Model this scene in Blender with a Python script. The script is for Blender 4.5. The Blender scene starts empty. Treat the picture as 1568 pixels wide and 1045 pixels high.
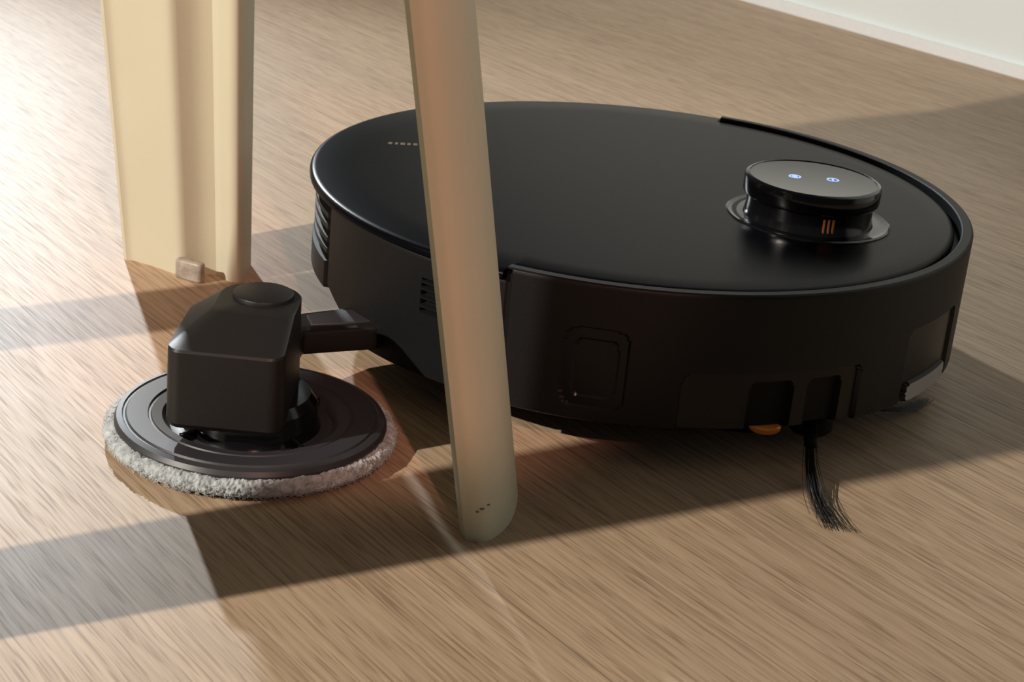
import bpy, bmesh, math, random
from mathutils import Vector, Matrix, noise
random.seed(4)
sc=bpy.context.scene
try:
    sc.view_settings.view_transform='Standard'
except Exception: pass
col=sc.collection
# ------------------------------------------------------------ materials
def pmat(name,base,rough=.5,metal=0,spec=.5,coat=0,noise_amt=0,noise_scale=200,bump=0,bump_scale=600,sheen=0,emit=None,estr=0,trans=0,sss=0):
    m=bpy.data.materials.new(name);m.use_nodes=True
    nt=m.node_tree;b=nt.nodes['Principled BSDF']
    b.inputs['Base Color'].default_value=(*base,1);b.inputs['Roughness'].default_value=rough
    b.inputs['Metallic'].default_value=metal;b.inputs['Specular IOR Level'].default_value=spec
    b.inputs['Coat Weight'].default_value=coat;b.inputs['Coat Roughness'].default_value=.1
    b.inputs['Transmission Weight'].default_value=trans
    if sheen: b.inputs['Sheen Weight'].default_value=sheen
    if emit: b.inputs['Emission Color'].default_value=(*emit,1);b.inputs['Emission Strength'].default_value=estr
    tc=nt.nodes.new('ShaderNodeTexCoord')
    if noise_amt:
        n=nt.nodes.new('ShaderNodeTexNoise');n.inputs['Scale'].default_value=noise_scale;n.inputs['Detail'].default_value=4
        nt.links.new(tc.outputs['Object'],n.inputs['Vector'])
        r=nt.nodes.new('ShaderNodeValToRGB')
        r.color_ramp.elements[0].position=.3;r.color_ramp.elements[1].position=.7
        r.color_ramp.elements[0].color=(*[c*(1-noise_amt) for c in base],1);r.color_ramp.elements[1].color=(*[min(1,c*(1+noise_amt)) for c in base],1)
        nt.links.new(n.outputs['Fac'],r.inputs['Fac']);nt.links.new(r.outputs['Color'],b.inputs['Base Color'])
    if bump:
        n=nt.nodes.new('ShaderNodeTexNoise');n.inputs['Scale'].default_value=bump_scale;n.inputs['Detail'].default_value=3
        nt.links.new(tc.outputs['Object'],n.inputs['Vector'])
        bp=nt.nodes.new('ShaderNodeBump');bp.inputs['Strength'].default_value=bump;bp.inputs['Distance'].default_value=.0005
        nt.links.new(n.outputs['Fac'],bp.inputs['Height']);nt.links.new(bp.outputs['Normal'],b.inputs['Normal'])
    return m
M_body=pmat('matte_black_plastic',(.0060,.0060,.0066),.5,spec=.2,bump=.15,bump_scale=1500)
M_lid=pmat('satin_black_lid',(.0018,.0019,.0032),.30,spec=.045,bump=.04,bump_scale=2500)
M_gloss=pmat('gloss_black_plastic',(.0035,.0035,.0045),.14,spec=.35,coat=.1)
M_win=pmat('sensor_window',(.003,.003,.0035),.3,spec=.25)
M_dark=pmat('deep_black_plastic',(.004,.004,.004),.6,spec=.15)
M_chrome=pmat('smoked_lens',(.42,.43,.45),.25,metal=.4)
M_amber=pmat('amber_lens',(.38,.13,.03),.25,metal=.6,emit=(1,.3,.05),estr=.03)
M_reflection=pmat('turret_reflection_glow',(.25,.08,.02),.3,emit=(1,.28,.06),estr=.03)  # orange reflection on the gloss turret, put in as faintly glowing colour
M_gold=pmat('gold_logo',(.35,.26,.13),.35,metal=.8)
M_icon=pmat('icon_light',(.4,.5,.8),.4,emit=(.45,.6,1),estr=.75)
M_brush=pmat('brush_bristle',(.010,.011,.013),.6)
M_house=pmat('mop_housing_plastic',(.011,.011,.0115),.42,spec=.35,bump=.12,bump_scale=1500)
M_disc=pmat('mop_disc_plastic',(.030,.031,.036),.40,spec=.5)
M_wool=pmat('grey_wool_pad',(.38,.41,.42),.95,spec=.1,noise_amt=.35,noise_scale=260,bump=1,bump_scale=900,sheen=.15)
M_chair=pmat('cream_plastic',(.50,.485,.365),.6,spec=.22,noise_amt=.03,noise_scale=15,bump=.06,bump_scale=500)
M_scuff=pmat('scuff_mark',(.12,.10,.07),.7,spec=.1)
M_glide=pmat('worn_plastic_glide',(.40,.36,.30),.4,spec=.4,trans=.25,noise_amt=.3,noise_scale=200)
M_rubber=pmat('black_rubber',(.01,.01,.01),.7)
M_wall=pmat('white_wall_paint',(.76,.83,.84),.6,noise_amt=.02,noise_scale=6,bump=.1,bump_scale=150);M_trim=pmat('white_trim',(.8,.84,.86),.4,noise_amt=.02)
# floor
def floor_mat():
    m=bpy.data.materials.new('oak_floor');m.use_nodes=True
    nt=m.node_tree;N=nt.nodes;L=nt.links;b=N['Principled BSDF']
    tc=N.new('ShaderNodeTexCoord')
    mp=N.new('ShaderNodeMapping');mp.vector_type='POINT'
    ang=math.atan2(.79,.61)
    mp.inputs['Rotation'].default_value=(0,0,ang)
    L.new(tc.outputs['Object'],mp.inputs['Vector'])
    off=N.new('ShaderNodeVectorMath');off.operation='ADD';off.inputs[1].default_value=(3.2,-.371+.6*8,0)
    L.new(mp.outputs[0],off.inputs[0])
    br=N.new('ShaderNodeTexBrick');br.inputs['Scale'].default_value=1;br.offset=.37
    br.inputs['Brick Width'].default_value=6.0;br.inputs['Row Height'].default_value=.60
    br.inputs['Mortar Size'].default_value=.0005;br.inputs['Mortar Smooth'].default_value=.5
    br.inputs['Color1'].default_value=(0,0,0,1);br.inputs['Color2'].default_value=(1,1,1,1);br.inputs['Mortar'].default_value=(.5,.5,.5,1)
    L.new(off.outputs[0],br.inputs['Vector'])
    sep=N.new('ShaderNodeMath');sep.operation='MULTIPLY';sep.inputs[1].default_value=7.3
    L.new(br.outputs['Color'],sep.inputs[0])
    addv=N.new('ShaderNodeVectorMath');addv.operation='ADD';L.new(mp.outputs[0],addv.inputs[0])
    cmb=N.new('ShaderNodeCombineXYZ');L.new(sep.outputs[0],cmb.inputs[2]);L.new(cmb.outputs[0],addv.inputs[1])
    def stretched(sx,sy,detail,rough=.6,dist=0):
        mm=N.new('ShaderNodeMapping');mm.inputs['Scale'].default_value=(sx,sy,1);L.new(addv.outputs[0],mm.inputs['Vector'])
        n=N.new('ShaderNodeTexNoise');n.inputs['Scale'].default_value=1;n.inputs['Detail'].default_value=detail;n.inputs['Roughness'].default_value=rough;n.inputs['Distortion'].default_value=dist
        L.new(mm.outputs[0],n.inputs['Vector']);return n
    lines=stretched(7,560,3,.65)
    pores=stretched(38,950,1,.5)
    med=stretched(4,90,2,.5,.1)
    big=stretched(1.2,9,3,.5,.6)
    def ramp(src,p0,p1,c0,c1):
        r=N.new('ShaderNodeValToRGB');r.color_ramp.elements[0].position=p0;r.color_ramp.elements[1].position=p1
        r.color_ramp.elements[0].color=(*c0,1);r.color_ramp.elements[1].color=(*c1,1);L.new(src,r.inputs['Fac']);return r
    base=ramp(big.outputs['Fac'],.3,.72,(.44,.318,.212),(.485,.36,.245))
    fr=ramp(lines.outputs['Fac'],.34,.60,(.79,.765,.74),(1.06,1.06,1.06))
    po=ramp(pores.outputs['Fac'],.34,.46,(.70,.67,.64),(1.0,1.0,1.0))
    mr=ramp(med.outputs['Fac'],.35,.65,(.95,.945,.94),(1.03,1.03,1.03))
    pr=ramp(br.outputs['Color'],0,1,(.97,.96,.95),(1.02,1.02,1.02))
    def mul(a,c):
        x=N.new('ShaderNodeMix');x.data_type='RGBA';x.blend_type='MULTIPLY';x.inputs['Factor'].default_value=1
        L.new(a,x.inputs['A']);L.new(c,x.inputs['B']);return x.outputs['Result']
    c=mul(mul(mul(mul(base.outputs[0],fr.outputs[0]),po.outputs[0]),mr.outputs[0]),pr.outputs[0])
    x=N.new('ShaderNodeMix');x.data_type='RGBA';L.new(br.outputs['Fac'],x.inputs['Factor']);L.new(c,x.inputs['A']);x.inputs['B'].default_value=(.22,.155,.10,1)
    L.new(x.outputs['Result'],b.inputs['Base Color'])
    rr=N.new('ShaderNodeMapRange');rr.inputs['To Min'].default_value=.60;rr.inputs['To Max'].default_value=.46
    L.new(pores.outputs['Fac'],rr.inputs['Value']);L.new(rr.outputs[0],b.inputs['Roughness'])
    b.inputs['Specular IOR Level'].default_value=.32
    bp=N.new('ShaderNodeBump');bp.inputs['Strength'].default_value=.2;bp.inputs['Distance'].default_value=.0004
    L.new(lines.outputs['Fac'],bp.inputs['Height']);L.new(bp.outputs['Normal'],b.inputs['Normal'])
    return m
M_floor=floor_mat()
# ------------------------------------------------------------ mesh helpers
def finish(me,name,mats,parent=None,loc=None,sharp=35):
    bm=bmesh.new();bm.from_mesh(me);bmesh.ops.recalc_face_normals(bm,faces=bm.faces);bm.to_mesh(me);bm.free()
    me.shade_smooth()
    me.set_sharp_from_angle(angle=math.radians(sharp))
    for m in mats: me.materials.append(m)
    o=bpy.data.objects.new(name,me);col.objects.link(o)
    if parent: o.parent=parent
    if loc is not None: o.location=loc
    return o
def empty(name,loc=(0,0,0)):
    o=bpy.data.objects.new(name,None);o.empty_display_size=.05;o.location=loc;col.objects.link(o);return o
def grid(name,rows,mats,parent=None,loc=None,wrap=True,matfn=None,sharp=35,cap=False):
    V=[];F=[];n=len(rows[0])
    for r in rows: V+=r
    I=len(rows)
    mi=[]
    for i in range(I if wrap else I-1):
        for j in range(n-1):
            a=i*n+j;b=((i+1)%I)*n+j
            F.append((a,b,b+1,a+1));mi.append(matfn(i,j) if matfn else 0)
    me=bpy.data.meshes.new(name);me.from_pydata(V,[],F)
    for p,k in zip(me.polygons,mi): p.material_index=k
    bm=bmesh.new();bm.from_mesh(me);bmesh.ops.remove_doubles(bm,verts=bm.verts,dist=1e-6);bm.to_mesh(me);bm.free()
    return finish(me,name,mats,parent,loc,sharp)
def revolve(name,prof,mats,parent=None,loc=None,seg=128,sharp=30):
    rows=[[(r*math.cos(t),r*math.sin(t),z) for r,z in prof] for t in [2*math.pi*i/seg for i in range(seg)]]
    return grid(name,rows,mats,parent,loc,True,None,sharp)
def prism(name,poly,z0,z1,mats,parent=None,loc=None,bev=0,seg=3,top=None):
    bm=bmesh.new()
    a=[bm.verts.new((x,y,z0)) for x,y in poly];tp=top or [(x,y,z1) for x,y in poly]
    b=[bm.verts.new(p) for p in tp]
    n=len(poly)
    bm.faces.new(a[::-1]);bm.faces.new(b)
    for i in range(n): bm.faces.new((a[i],a[(i+1)%n],b[(i+1)%n],b[i]))
    if bev:
        bmesh.ops.recalc_face_normals(bm,faces=bm.faces)
        bmesh.ops.bevel(bm,geom=[e for e in bm.edges if e.calc_face_angle(0)>.5],offset=bev,segments=seg,affect='EDGES',profile=.5)
    me=bpy.data.meshes.new(name);bm.to_mesh(me);bm.free()
    return finish(me,name,mats,parent,loc)
def rrect(cx,cy,w,h,r,k=6):
    P=[]
    for sx,sy,a0 in((1,1,0),(-1,1,90),(-1,-1,180),(1,-1,270)):
        for i in range(k+1):
            a=math.radians(a0+90*i/k);P.append((cx+sx*(w/2-r)+r*math.cos(a),cy+sy*(h/2-r)+r*math.sin(a)))
    return P
def catmull(P,n=6):
    out=[]
    for i in range(len(P)-1):
        p0=Vector(P[max(i-1,0)]);p1=Vector(P[i]);p2=Vector(P[i+1]);p3=Vector(P[min(i+2,len(P)-1)])
        for k in range(n):
            t=k/n
            q=.5*((2*p1)+(-p0+p2)*t+(2*p0-5*p1+4*p2-p3)*t*t+(-p0+3*p1-3*p2+p3)*t**3)
            out.append(tuple(q))
    out.append(tuple(P[-1]));return out
# ------------------------------------------------------------ room
Pw=Vector((.35,1.853));tw=Vector((.65,-.76)).normalized();nw=Vector((-.76,-.65)).normalized()
A_=Pw-tw*4;B_=Pw+tw*4
C_=B_+nw*6;D_=A_+nw*6
floor=prism('floor',[tuple(A_-nw*.1),tuple(D_),tuple(C_),tuple(B_-nw*.1)],-.05,0,[M_floor])
wall=prism('wall_right',[tuple(A_),tuple(B_),tuple(B_-nw*.1),tuple(A_-nw*.1)],0,2.5,[M_wall])
prism('baseboard_right',[tuple(A_+nw*.006),tuple(B_+nw*.006),tuple(B_),tuple(A_)],0,.012,[M_trim])
# ------------------------------------------------------------ robot vacuum
rob=empty('robot_vacuum',(.06,.90,0))
D=math.radians
def sstep(a,b,x):
    t=max(0,min(1,(x-a)/(b-a)));return t*t*(3-2*t)
def in_bumper(th):
    return th>=248 or th<=71
def zbot(th):
    if th<130: return .020
    if th<170: return .020+.014*sstep(130,170,th)
    if th<204.5: return .034
    if th<205.5: return .038
    if th<220: return .038-.018*(th-205.5)/14.5
    return .020
def rrmask(th,z,t0,t1,z0,z1,rc):
    R=.174;x=D(th-(t0+t1)/2)*R;y=z-(z0+z1)/2
    hw=D(t1-t0)/2*R;hh=(z1-z0)/2
    qx=max(abs(x)-hw+rc,0);qy=max(abs(y)-hh+rc,0)
    inside=max(abs(x)-hw,abs(y)-hh)
    return (math.hypot(qx,qy)<=rc) and inside<=0
NT=1080;NZ=68
zt_b=.0875;zt_s=.081
def shell_r(th,z):
    bump=in_bumper(th)
    r=.1745 if bump else .1722
    k=0
    if bump:
        if rrmask(th,z,258,267.6,.028,.066,.006):
            r-=.0012;k=1
            if rrmask(th,z,259.6,266,.033,.061,.004): r-=.0008
        elif rrmask(th,z,276,306.5,.010,.0495,.005):
            r-=.0022;k=1
            if rrmask(th,z,287,294,.02,.044,.002): r-=.004;k=2
            if rrmask(th,z,297,303,.02,.044,.002): r-=.003;k=2
        elif rrmask(th,z,317.5,336,.018,.060,.006):
            r-=.0015;k=1
            if rrmask(th,z,319,335,.021,.031,.004): r+=.0018;k=3
        elif rrmask(th,z,15,27,.03,.062,.006): r-=.002;k=1
    else:
        if 233<=th<=237.2 and .053<z<.070 and ((z-.053)%.004)<.0022: r-=.0025;k=2
        if 174<=th<=203.5 and .050<z<.079:
            if ((z-.050)%.0062)<.0028: r-=.005;k=2
            else: r-=.0008
        if 203.5<th<205.5: r-=.0025;k=2
        if 110<th<140 and .04<z<.07 and ((z-.04)%.005)<.0024: r-=.003;k=2
    d=min(abs(th-248.2),abs(th-70.8))
    if d<.5: r-=.003;k=2
    return r,k
rows=[];ks=[]
for i in range(NT):
    th=360*i/NT;zb=zbot(th);zt=zt_b if in_bumper(th) else zt_s
    row=[];kk=[]
    c,s=math.cos(D(th)),math.sin(D(th))
    row.append((.150*c,.150*s,max(zb-.004,.016)));kk.append(0)
    row.append((.166*c,.166*s,zb+.0));kk.append(0)
    for j in range(NZ+1):
        z=zb+.001+(zt-zb-.0025)*j/NZ
        r,k=shell_r(th,z)
        if j==0:r-=.0012
        row.append((r*c,r*s,z));kk.append(k)
    if in_bumper(th):
        for r,z in((.1741,zt-.0006),(.1732,zt),(.1690,zt),(.1684,zt-.0005),(.1682,.079),(.155,.079)):
            row.append((r*c,r*s,z));kk.append(0)
    else:
        for r,z in((.1719,zt-.0006),(.171,zt),(.1690,zt),(.1684,zt-.0003),(.1682,.0795),(.155,.079)):
            row.append((r*c,r*s,z));kk.append(0)
    rows.append(row);ks.append(kk)
grid('body_shell',rows,[M_body,M_win,M_dark,M_chrome],rob,wrap=True,matfn=lambda i,j:max(ks[i][j],0) if ks[i][j]==ks[i][j+1] else 0,sharp=28)
def lid_r(th):
    return .1652 if (in_bumper(th)) else .1752
rows=[]
NL=720
for i in range(NL):
    th=360*i/NL;c,s=math.cos(D(th)),math.sin(D(th));R=lid_r(th)
    zt=.0862
    pr=[(0,zt+.0006),(.04,zt+.0006),(.08,zt+.0005),(.12,zt+.0003),(.15,zt+.0001),(R-.0035,zt-.0001),(R-.0018,zt-.0005),(R-.0006,zt-.0012),(R,zt-.0024),(R,.0822),(R-.0008,.0818),(R-.006,.0815)]
    rows.append([(r*c,r*s,z) for r,z in pr])
grid('top_lid',rows,[M_lid],rob,sharp=40)
revolve('chassis',[(0,.010),(.13,.010),(.150,.012),(.158,.018),(.160,.03),(.16,.08)],[M_dark],rob)
prism('underside_skid',rrect(.02,-.105,.10,.06,.015),.006,.014,[M_dark],rob,bev=.002)
for n,a in(('drive_wheel_1',-110),('drive_wheel_2',70)):
    ax=D(-20);px=.105*math.cos(D(a));py=.105*math.sin(D(a))
    w=revolve(n,[(0,-.011),(.03,-.011),(.034,-.008),(.034,.008),(.03,.011),(0,.011)],[M_rubber],rob,(px,py,.034),64)
    w.rotation_euler=(D(90),0,D(-20))
cw=bpy.data.meshes.new('caster');bm=bmesh.new();bmesh.ops.create_uvsphere(bm,u_segments=24,v_segments=16,radius=.013);bm.to_mesh(cw);bm.free()
finish(cw,'caster_wheel',[M_rubber],rob,(.115,-.042,.013))
# turret
tx,ty=.085,-.035
revolve('turret_recess',[(0,.0868),(.036,.0868),(.0385,.0866),(.0402,.0872),(.0412,.0874),(.0422,.0869),(.0424,.086)],[M_gloss],rob,(tx,ty,0),128)
revolve('turret_body',[(0,.0865),(.0335,.0865),(.0328,.089),(.0322,.092),(.0322,.0975),(.0338,.0977),(.0346,.0985),(.0349,.0997),(.0349,.1058),(.0344,.1070),(.0334,.1076),(.0325,.1078),(.0322,.1074),(.0316,.1073),(0,.1073)],[M_gloss],rob,(tx,ty,0),128,25)
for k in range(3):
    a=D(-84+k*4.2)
    prism('turret_reflection_strip_%d'%(k+1),rrect(0,0,.0011,.0012,.0003,2),.0885,.0955,[M_reflection],rob,(tx+.0323*math.cos(a),ty+.0323*math.sin(a),0)).rotation_euler=(0,0,a+D(90))  # glowing slivers stand in for orange reflections on the turret front
def ringpart(name,ro,ri,a0,a1,loc,mat,th=.0003,seg=28):
    rows=[]
    for i in range(seg+1):
        a=D(a0+(a1-a0)*i/seg);c,s=math.cos(a),math.sin(a)
        rows.append([(ri*c,ri*s,0),(ri*c,ri*s,th),(ro*c,ro*s,th),(ro*c,ro*s,0)])
    return grid(name,rows,[mat],rob,loc,wrap=False)
for n,dx,dy in(('home_button_icon',-.0095,.0),('power_button_icon',.0100,.0005)):
    ringpart(n,.0032,.0024,0,360,(tx+dx,ty+dy,.1073),M_icon)
    prism(n+'_glyph',rrect(0,0,.0026 if 'home' in n else .0010,.0034,.0004,2),.1073,.1076,[M_icon],rob,(tx+dx,ty+dy,0))
for k,(w) in enumerate((.0022,.0016,.0026,.0018,.0022)):
    o=prism('logo_stroke_%d'%(k+1),rrect(0,0,w,.0045,.0004,2),.0862,.08655,[M_gold],rob,(-.137+.0034*k,.030+.0006*k,0))
me=bpy.data.meshes.new('amber');bm=bmesh.new();bmesh.ops.create_uvsphere(bm,u_segments=24,v_segments=16,radius=.0055);bmesh.ops.scale(bm,vec=(1.4,.8,.7),verts=bm.verts);bm.to_mesh(me);bm.free()
finish(me,'amber_sensor',[M_amber],rob,(.062,-.147,.016))
# side brush
revolve('side_brush_hub',[(0,.004),(.009,.004),(.011,.006),(.011,.012),(.007,.018),(0,.018)],[M_dark],rob,(.088,-.118,0),48)
def strand(P,r0,r1,V,F):
    n=len(P)
    for i,p in enumerate(P):
        p=Vector(p);q=Vector(P[min(i+1,n-1)])-Vector(P[max(i-1,0)]);q.normalize()
        a=q.cross(Vector((0,0,1)))
        if a.length<1e-3:a=Vector((1,0,0))
        a.normalize();b=q.cross(a);r=r0+(r1-r0)*i/(n-1)
        for k in range(3):
            an=k*2.094;V.append(tuple(p+(a*math.cos(an)+b*math.sin(an))*r))
    base=len(V)-3*n
    for i in range(n-1):
        for k in range(3):
            F.append((base+3*i+k,base+3*i+(k+1)%3,base+3*(i+1)+(k+1)%3,base+3*(i+1)+k))
V=[];F=[]
for arm in range(3):
    ctr=[((.087,-.128,.014),(.084,-.148,.012),(.082,-.172,.007),(.083,-.196,.003),(.089,-.221,.0012)),
         ((.095,-.113,.014),(.120,-.098,.009),(.138,-.085,.005),(.150,-.070,.0025),(.157,-.055,.0012)),
         ((.081,-.113,.014),(.066,-.100,.009),(.050,-.085,.005),(.040,-.070,.0025),(.034,-.055,.0012))][arm]
    ctr=catmull(ctr,5)
    for s in range(60):
        ox=random.gauss(0,1);oy=random.gauss(0,1);P=[]
        L=random.uniform(.84,1.0);n=len(ctr)
        for i,p in enumerate(ctr[:max(4,int(n*L))]):
            t=i/(n-1);sp=.0010+.0030*t**2.2
            P.append((p[0]+ox*sp,p[1]+oy*sp*.35,max(.0005,p[2]+random.gauss(0,.0002)+abs(oy)*.0006)))
        strand(P,.00020,.00012,V,F)
me=bpy.data.meshes.new('side_brush_bristles');me.from_pydata(V,[],F);finish(me,'side_brush_bristles',[M_brush],rob)
arm=prism('side_brush_arm',rrect(0,0,.006,.034,.0028,4),.010,.015,[M_dark],rob,(.085,-.138,0),bev=.001);arm.rotation_euler=(0,0,D(-6))
# ---- mop module
mx,my=-.174,-.1795
mop=bpy.data.objects.new('mop_module',None);col.objects.link(mop);mop.parent=rob;mop.location=(mx,my,0)
rows=[]
NP=900;NR=26;PR=.0585;pr_=.0072;ZC=.0050;ZR=.0044
for i in range(NP):
    a=2*math.pi*i/NP;c,s=math.cos(a),math.sin(a);row=[]
    for j in range(NR+1):
        b=-math.pi/2+ (math.pi)*j/NR
        r=PR+pr_*math.cos(b);z=ZC+ZR*math.sin(b)
        nv=noise.noise(Vector((c*9,s*9,b*1.5)))*.0008+noise.noise(Vector((c*55,s*55,b*4)))*.0009+noise.noise(Vector((c*160,s*160,b*9)))*.0004
        r+=nv*1.1;z+=nv*.6
        row.append((r*c,r*s,max(z,.0004)))
    rows.append(row)
grid('wool_mop_pad',rows,[M_wool],mop,sharp=80)
V=[];F=[]
for k in range(3200):
    a=random.uniform(0,2*math.pi);b=random.uniform(-.9,1.3);r=PR+pr_*math.cos(b);z=ZC+ZR*math.sin(b)
    tl=random.gauss(0,1.3);ln=random.uniform(.0005,.0014)
    P=[]
    for i in range(4):
        t=i/3;rr=r-.0005+ln*t*math.cos(b)*.8;aa=a+tl*ln*t/.06*1.5
        P.append((rr*math.cos(aa),rr*math.sin(aa),max(.0004,z+ln*t*math.sin(b)*.6-.0008*t*t)))
    strand(P,.00020,.0001,V,F)
me=bpy.data.meshes.new('wool_fibres');me.from_pydata(V,[],F);finish(me,'wool_fibres',[M_wool],mop)
DZ=-.006
revolve('mop_disc',[(r,z+DZ) for r,z in [(0,.0145),(.028,.0145),(.033,.0135),(.0365,.0135),(.0385,.016),(.040,.0178),(.0445,.0184),(.0450,.0178),(.0458,.0178),(.0463,.0186),(.0555,.0190),(.0562,.0182),(.0570,.0182),(.0576,.0188),(.0600,.0180),(.0611,.0160),(.0613,.012),(.05,.010)]],[M_disc],mop,seg=160,sharp=25)
revolve('mop_hub',[(0,.024),(.026,.024),(.029,.020),(.030,.0100),(.0315,.0075)],[M_gloss],mop,seg=96)
for k in range(4):
    a=D(45+90*k)
    prism('hub_rib_%d'%(k+1),rrect(0,0,.010,.003,.001,3),.0075,.0115,[M_gloss],mop,(.033*math.cos(a),.033*math.sin(a),0),bev=.0006).rotation_euler=(0,0,a)
def foot(w,y0,y1,rf,rb,k=8,cx=0):
    P=[]
    for x,cy,a0,r in((w/2-rb,y1-rb,0,rb),(-w/2+rb,y1-rb,90,rb),(-w/2+rf,y0+rf,180,rf),(w/2-rf,y0+rf,270,rf)):
        for i in range(k+1):
            a=math.radians(a0+90*i/k);P.append((cx+x+r*math.cos(a),cy+r*math.sin(a)))
    return P
lv=[(.0490,-.037,.030,.006,.020,.0190,-.0065),(.0510,-.039,.032,.007,.021,.0215,-.0065),(.0505,-.0395,.032,.007,.021,.0548,-.0065),(.0500,-.0390,.0317,.007,.021,.0560,-.0065),
    (.0370,-.010,.0305,.006,.016,.0634,-.0005),(.0355,-.0085,.0300,.006,.015,.0639,-.0005)]
rows=[[] for _ in range(36)]
for (w,y0,y1,rf,rb,z,cx) in lv:
    for i,p in enumerate(foot(w,y0,y1,rf,rb,cx=cx)): 
        rows[i].append((p[0],p[1],z))
for i in range(36):
    rows[i].append((0,.010,.0641)); rows[i].insert(0,(0,.0,.0190))
grid('mop_housing',rows,[M_house],mop,wrap=True,sharp=18)
revolve('housing_cap',[(0,.0662),(.0122,.0662),(.0135,.0657),(.0139,.0648),(.0139,.062)],[M_house],mop,(.001,.0140,0),64)
arm=prism('mop_arm',[(-.006,.0145),(-.016,.030),(.010,.0695),(.030,.0825),(.094,.1245),(.114,.0945),(.044,.0585),(.016,.0455),(.014,.0195)],.024,.036,[M_house],mop,bev=.0015)
prism('arm_cover',[(.018,.054),(.014,.066),(.028,.076),(.046,.084),(.050,.068),(.034,.060)],.0355,.0370,[M_disc],mop,bev=.0006)
# ------------------------------------------------------------ chair
chair=empty('plastic_chair',(-.235,.69,0))
cx0,cy0=-.235,.69
def leg(name,prof,lean,scale_top,H,ncut,rot,off=(0,0)):
    mxp=sum(p[0] for p in prof)/len(prof);myp=sum(p[1] for p in prof)/len(prof)
    n=len(prof);bm=bmesh.new();R=[]
    for j in range(ncut+1):
        t=j/ncut;z=H*t;s=1+(scale_top-1)*t;ring=[]
        for x,y in prof:
            X=mxp+(x-mxp)*s+lean[0]*z-cx0;Y=myp+(y-myp)*s+lean[1]*z-cy0
            if rot: X,Y=-X,-Y
            ring.append(bm.verts.new((X+off[0],Y+off[1],z)))
        R.append(ring)
    for j in range(ncut):
        for i in range(n): bm.faces.new((R[j][i],R[j][(i+1)%n],R[j+1][(i+1)%n],R[j+1][i]))
    bm.faces.new(R[0][::-1]);bm.faces.new(R[-1])
    me=bpy.data.meshes.new(name);bm.to_mesh(me);bm.free()
    return finish(me,name,[M_chair],chair,sharp=33)
outer=catmull([(-.0108,.6425),(-.0060,.6412),(-.0015,.6440),(.0030,.6515),(.0065,.6615),(.0085,.6745),(.0090,.690),(.0070,.705)],6)
inner=catmull([(.003,.704),(.0050,.689),(.0045,.675),(.0025,.6635),(-.001,.6545),(-.006,.6490),(-.0115,.6525)],5)
fl=outer+inner+[(-.0143,.6520),(-.0141,.6500),(-.0114,.6427)]
leg('leg_1',fl,(-.172,.0),1.06,.44,12,False)
leg('leg_3',fl,(-.085,.150),1.06,.44,12,True,(0,-.030))
# small scuffs near the foot of the front leg (thin raised smears on the surface)
for k,(sx,sy,sz,l) in enumerate(((-.0030,.6424,.0150,.0022),(-.0005,.6452,.0158,.0014),(-.0050,.6413,.0140,.0012))):
    o=prism('scuff_%d'%(k+1),rrect(0,0,l,.0010,.0003,2),-.0002,.0002,[M_scuff],chair,(sx-.172*sz-cx0,sy-cy0,sz));o.rotation_euler=(0,D(12),D(38))
outer=[(-.2262,.944),(-.2258,.9415),(-.2240,.9400),(-.2218,.9405)]+catmull([(-.2195,.9400),(-.205,.9325),(-.1905,.9235)],4)+catmull([(-.1875,.9235),(-.178,.9285),(-.1705,.9300)],4)+catmull([(-.1680,.9285),(-.163,.9225),(-.1590,.9205),(-.1556,.9225),(-.1543,.932),(-.1546,.952)],4)
inner=[(-.1576,.952),(-.1578,.934),(-.161,.926),(-.168,.9335),(-.178,.9325),(-.1885,.9285),(-.205,.9370),(-.219,.9440),(-.222,.9470)]
rl=outer+inner
leg('leg_2',rl,(-.052,.0),1.46,.44,12,False)
leg('leg_4',rl,(-.052,.0),1.25,.44,12,True,(-.03,.037))
g=prism('leg_glide',rrect(0,0,.018,.006,.0025),.0,.0115,[M_glide],chair,(-.183-cx0,.9180-cy0,0),bev=.0015);g.rotation_euler=(0,0,D(-25))
e1=Vector((-.56,.83)).normalized();e2=Vector((-.83,-.56)).normalized()
def sup(a,h,k=4.5):
    c,s=math.cos(a),math.sin(a);d=(abs(c)**k+abs(s)**k)**(-1/k)
    return e1*(c*d*h)+e2*(s*d*h)
rows=[]
for i in range(96):
    a=2*math.pi*i/96;row=[]
    for h,z in((0,.437),(.10,.440),(.17,.446),(.20,.445),(.208,.435),(.210,.405),(.207,.405),(.203,.432),(.17,.4395),(.10,.434),(0,.431)):
        p=sup(a,h);row.append((p.x,p.y,z))
    rows.append(row)
grid('seat',rows,[M_chair],chair,sharp=50)
V=[];F=[];nu,nv=24,14
for side in(0,1):
    for i in range(nu+1):
        u=-1+2*i/nu
        for j in range(nv+1):
            v=j/nv;hw=.19*(1-.12*v)*(1-.15*max(0,v-.7)/.3*abs(u)**4)
            d=.19+.06*v-.05*(u*u)-(.004*side)
            p=e1*(u*hw)+e2*d
            V.append((p.x,p.y,.435+.36*v-.05*v*v*abs(u)**3))
n=(nu+1)*(nv+1)
for side in(0,1):
    for i in range(nu):
        for j in range(nv):
            a=side*n+i*(nv+1)+j;F.append((a,a+1,a+nv+2,a+nv+1))
for i in range(nu):
    for j in(0,nv):
        a=i*(nv+1)+j;b=a+nv+1;F.append((a,b,b+n,a+n))
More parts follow.
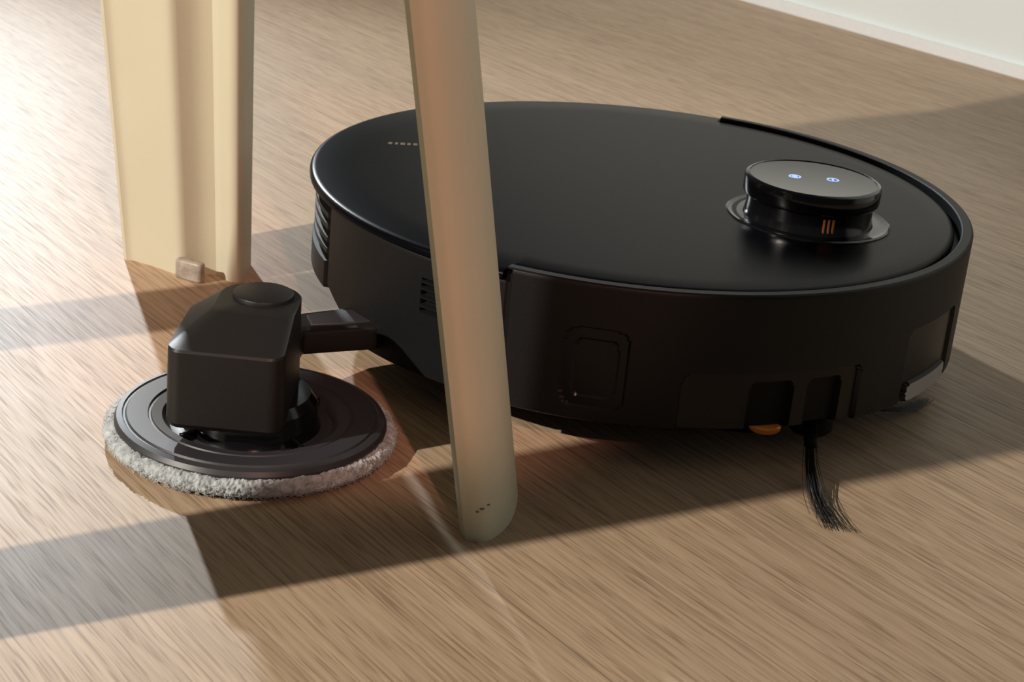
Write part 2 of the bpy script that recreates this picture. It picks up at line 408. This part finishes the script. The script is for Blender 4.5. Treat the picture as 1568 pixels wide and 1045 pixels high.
for j in range(nv):
    for i in(0,nu):
        a=i*(nv+1)+j;F.append((a,a+1,a+1+n,a+n))
me=bpy.data.meshes.new('backrest');me.from_pydata(V,[],F);finish(me,'backrest',[M_chair],chair,sharp=50)
# ------------------------------------------------------------ lights
def lamp(name,loc,target,power,color,radius,angle=60,blend=.4):
    l=bpy.data.lights.new(name,'SPOT');l.energy=power;l.color=color;l.shadow_soft_size=radius;l.spot_size=D(angle);l.spot_blend=blend
    o=bpy.data.objects.new(name,l);col.objects.link(o);o.location=loc
    o.rotation_euler=(Vector(target)-Vector(loc)).to_track_quat('-Z','Y').to_euler();return o
lamp('spotlight_cool',(-1.05,2.94,1.05),(-.06,.6,0),195,(.90,.96,1),.025,42,1.0)
lamp('spotlight_warm',(-1.86,-.55,1.35),(.1,.9,0),335,(1,.91,.80),.02,60)
lamp('rose_leg_fill',(.25,-.6,1.0),(-.043,.65,.21),46,(1,.50,.38),.015,12.5,.3)  # added lamp without a known source, tints the upper front leg salmon
lamp('wall_fill',(-.2,1.1,2.3),(.9,1.7,.5),28,(1,.98,.95),.05,60,.6)  # added fill, no such fixture known, brightens the wall
w=bpy.data.worlds.new('world');sc.world=w;w.use_nodes=True
w.node_tree.nodes['Background'].inputs[0].default_value=(.95,.97,1,1);w.node_tree.nodes['Background'].inputs[1].default_value=.07
# ------------------------------------------------------------ camera
pit,rol,f,h=.3738,.0966,2675.8,.342
Fv=Vector((0,math.cos(pit),-math.sin(pit)));R0=Vector((1,0,0));U0=Vector((0,math.sin(pit),math.cos(pit)))
R=R0*math.cos(rol)+U0*math.sin(rol);U=U0*math.cos(rol)-R0*math.sin(rol)
cd=bpy.data.cameras.new('camera');cd.sensor_width=36;cd.lens=f/1568*36;cd.clip_start=.01
cd.dof.use_dof=True;cd.dof.focus_distance=.80;cd.dof.aperture_fstop=32
cam=bpy.data.objects.new('camera',cd);col.objects.link(cam)
cam.matrix_world=Matrix(((R.x,U.x,-Fv.x,0),(R.y,U.y,-Fv.y,0),(R.z,U.z,-Fv.z,h),(0,0,0,1)))
sc.camera=cam
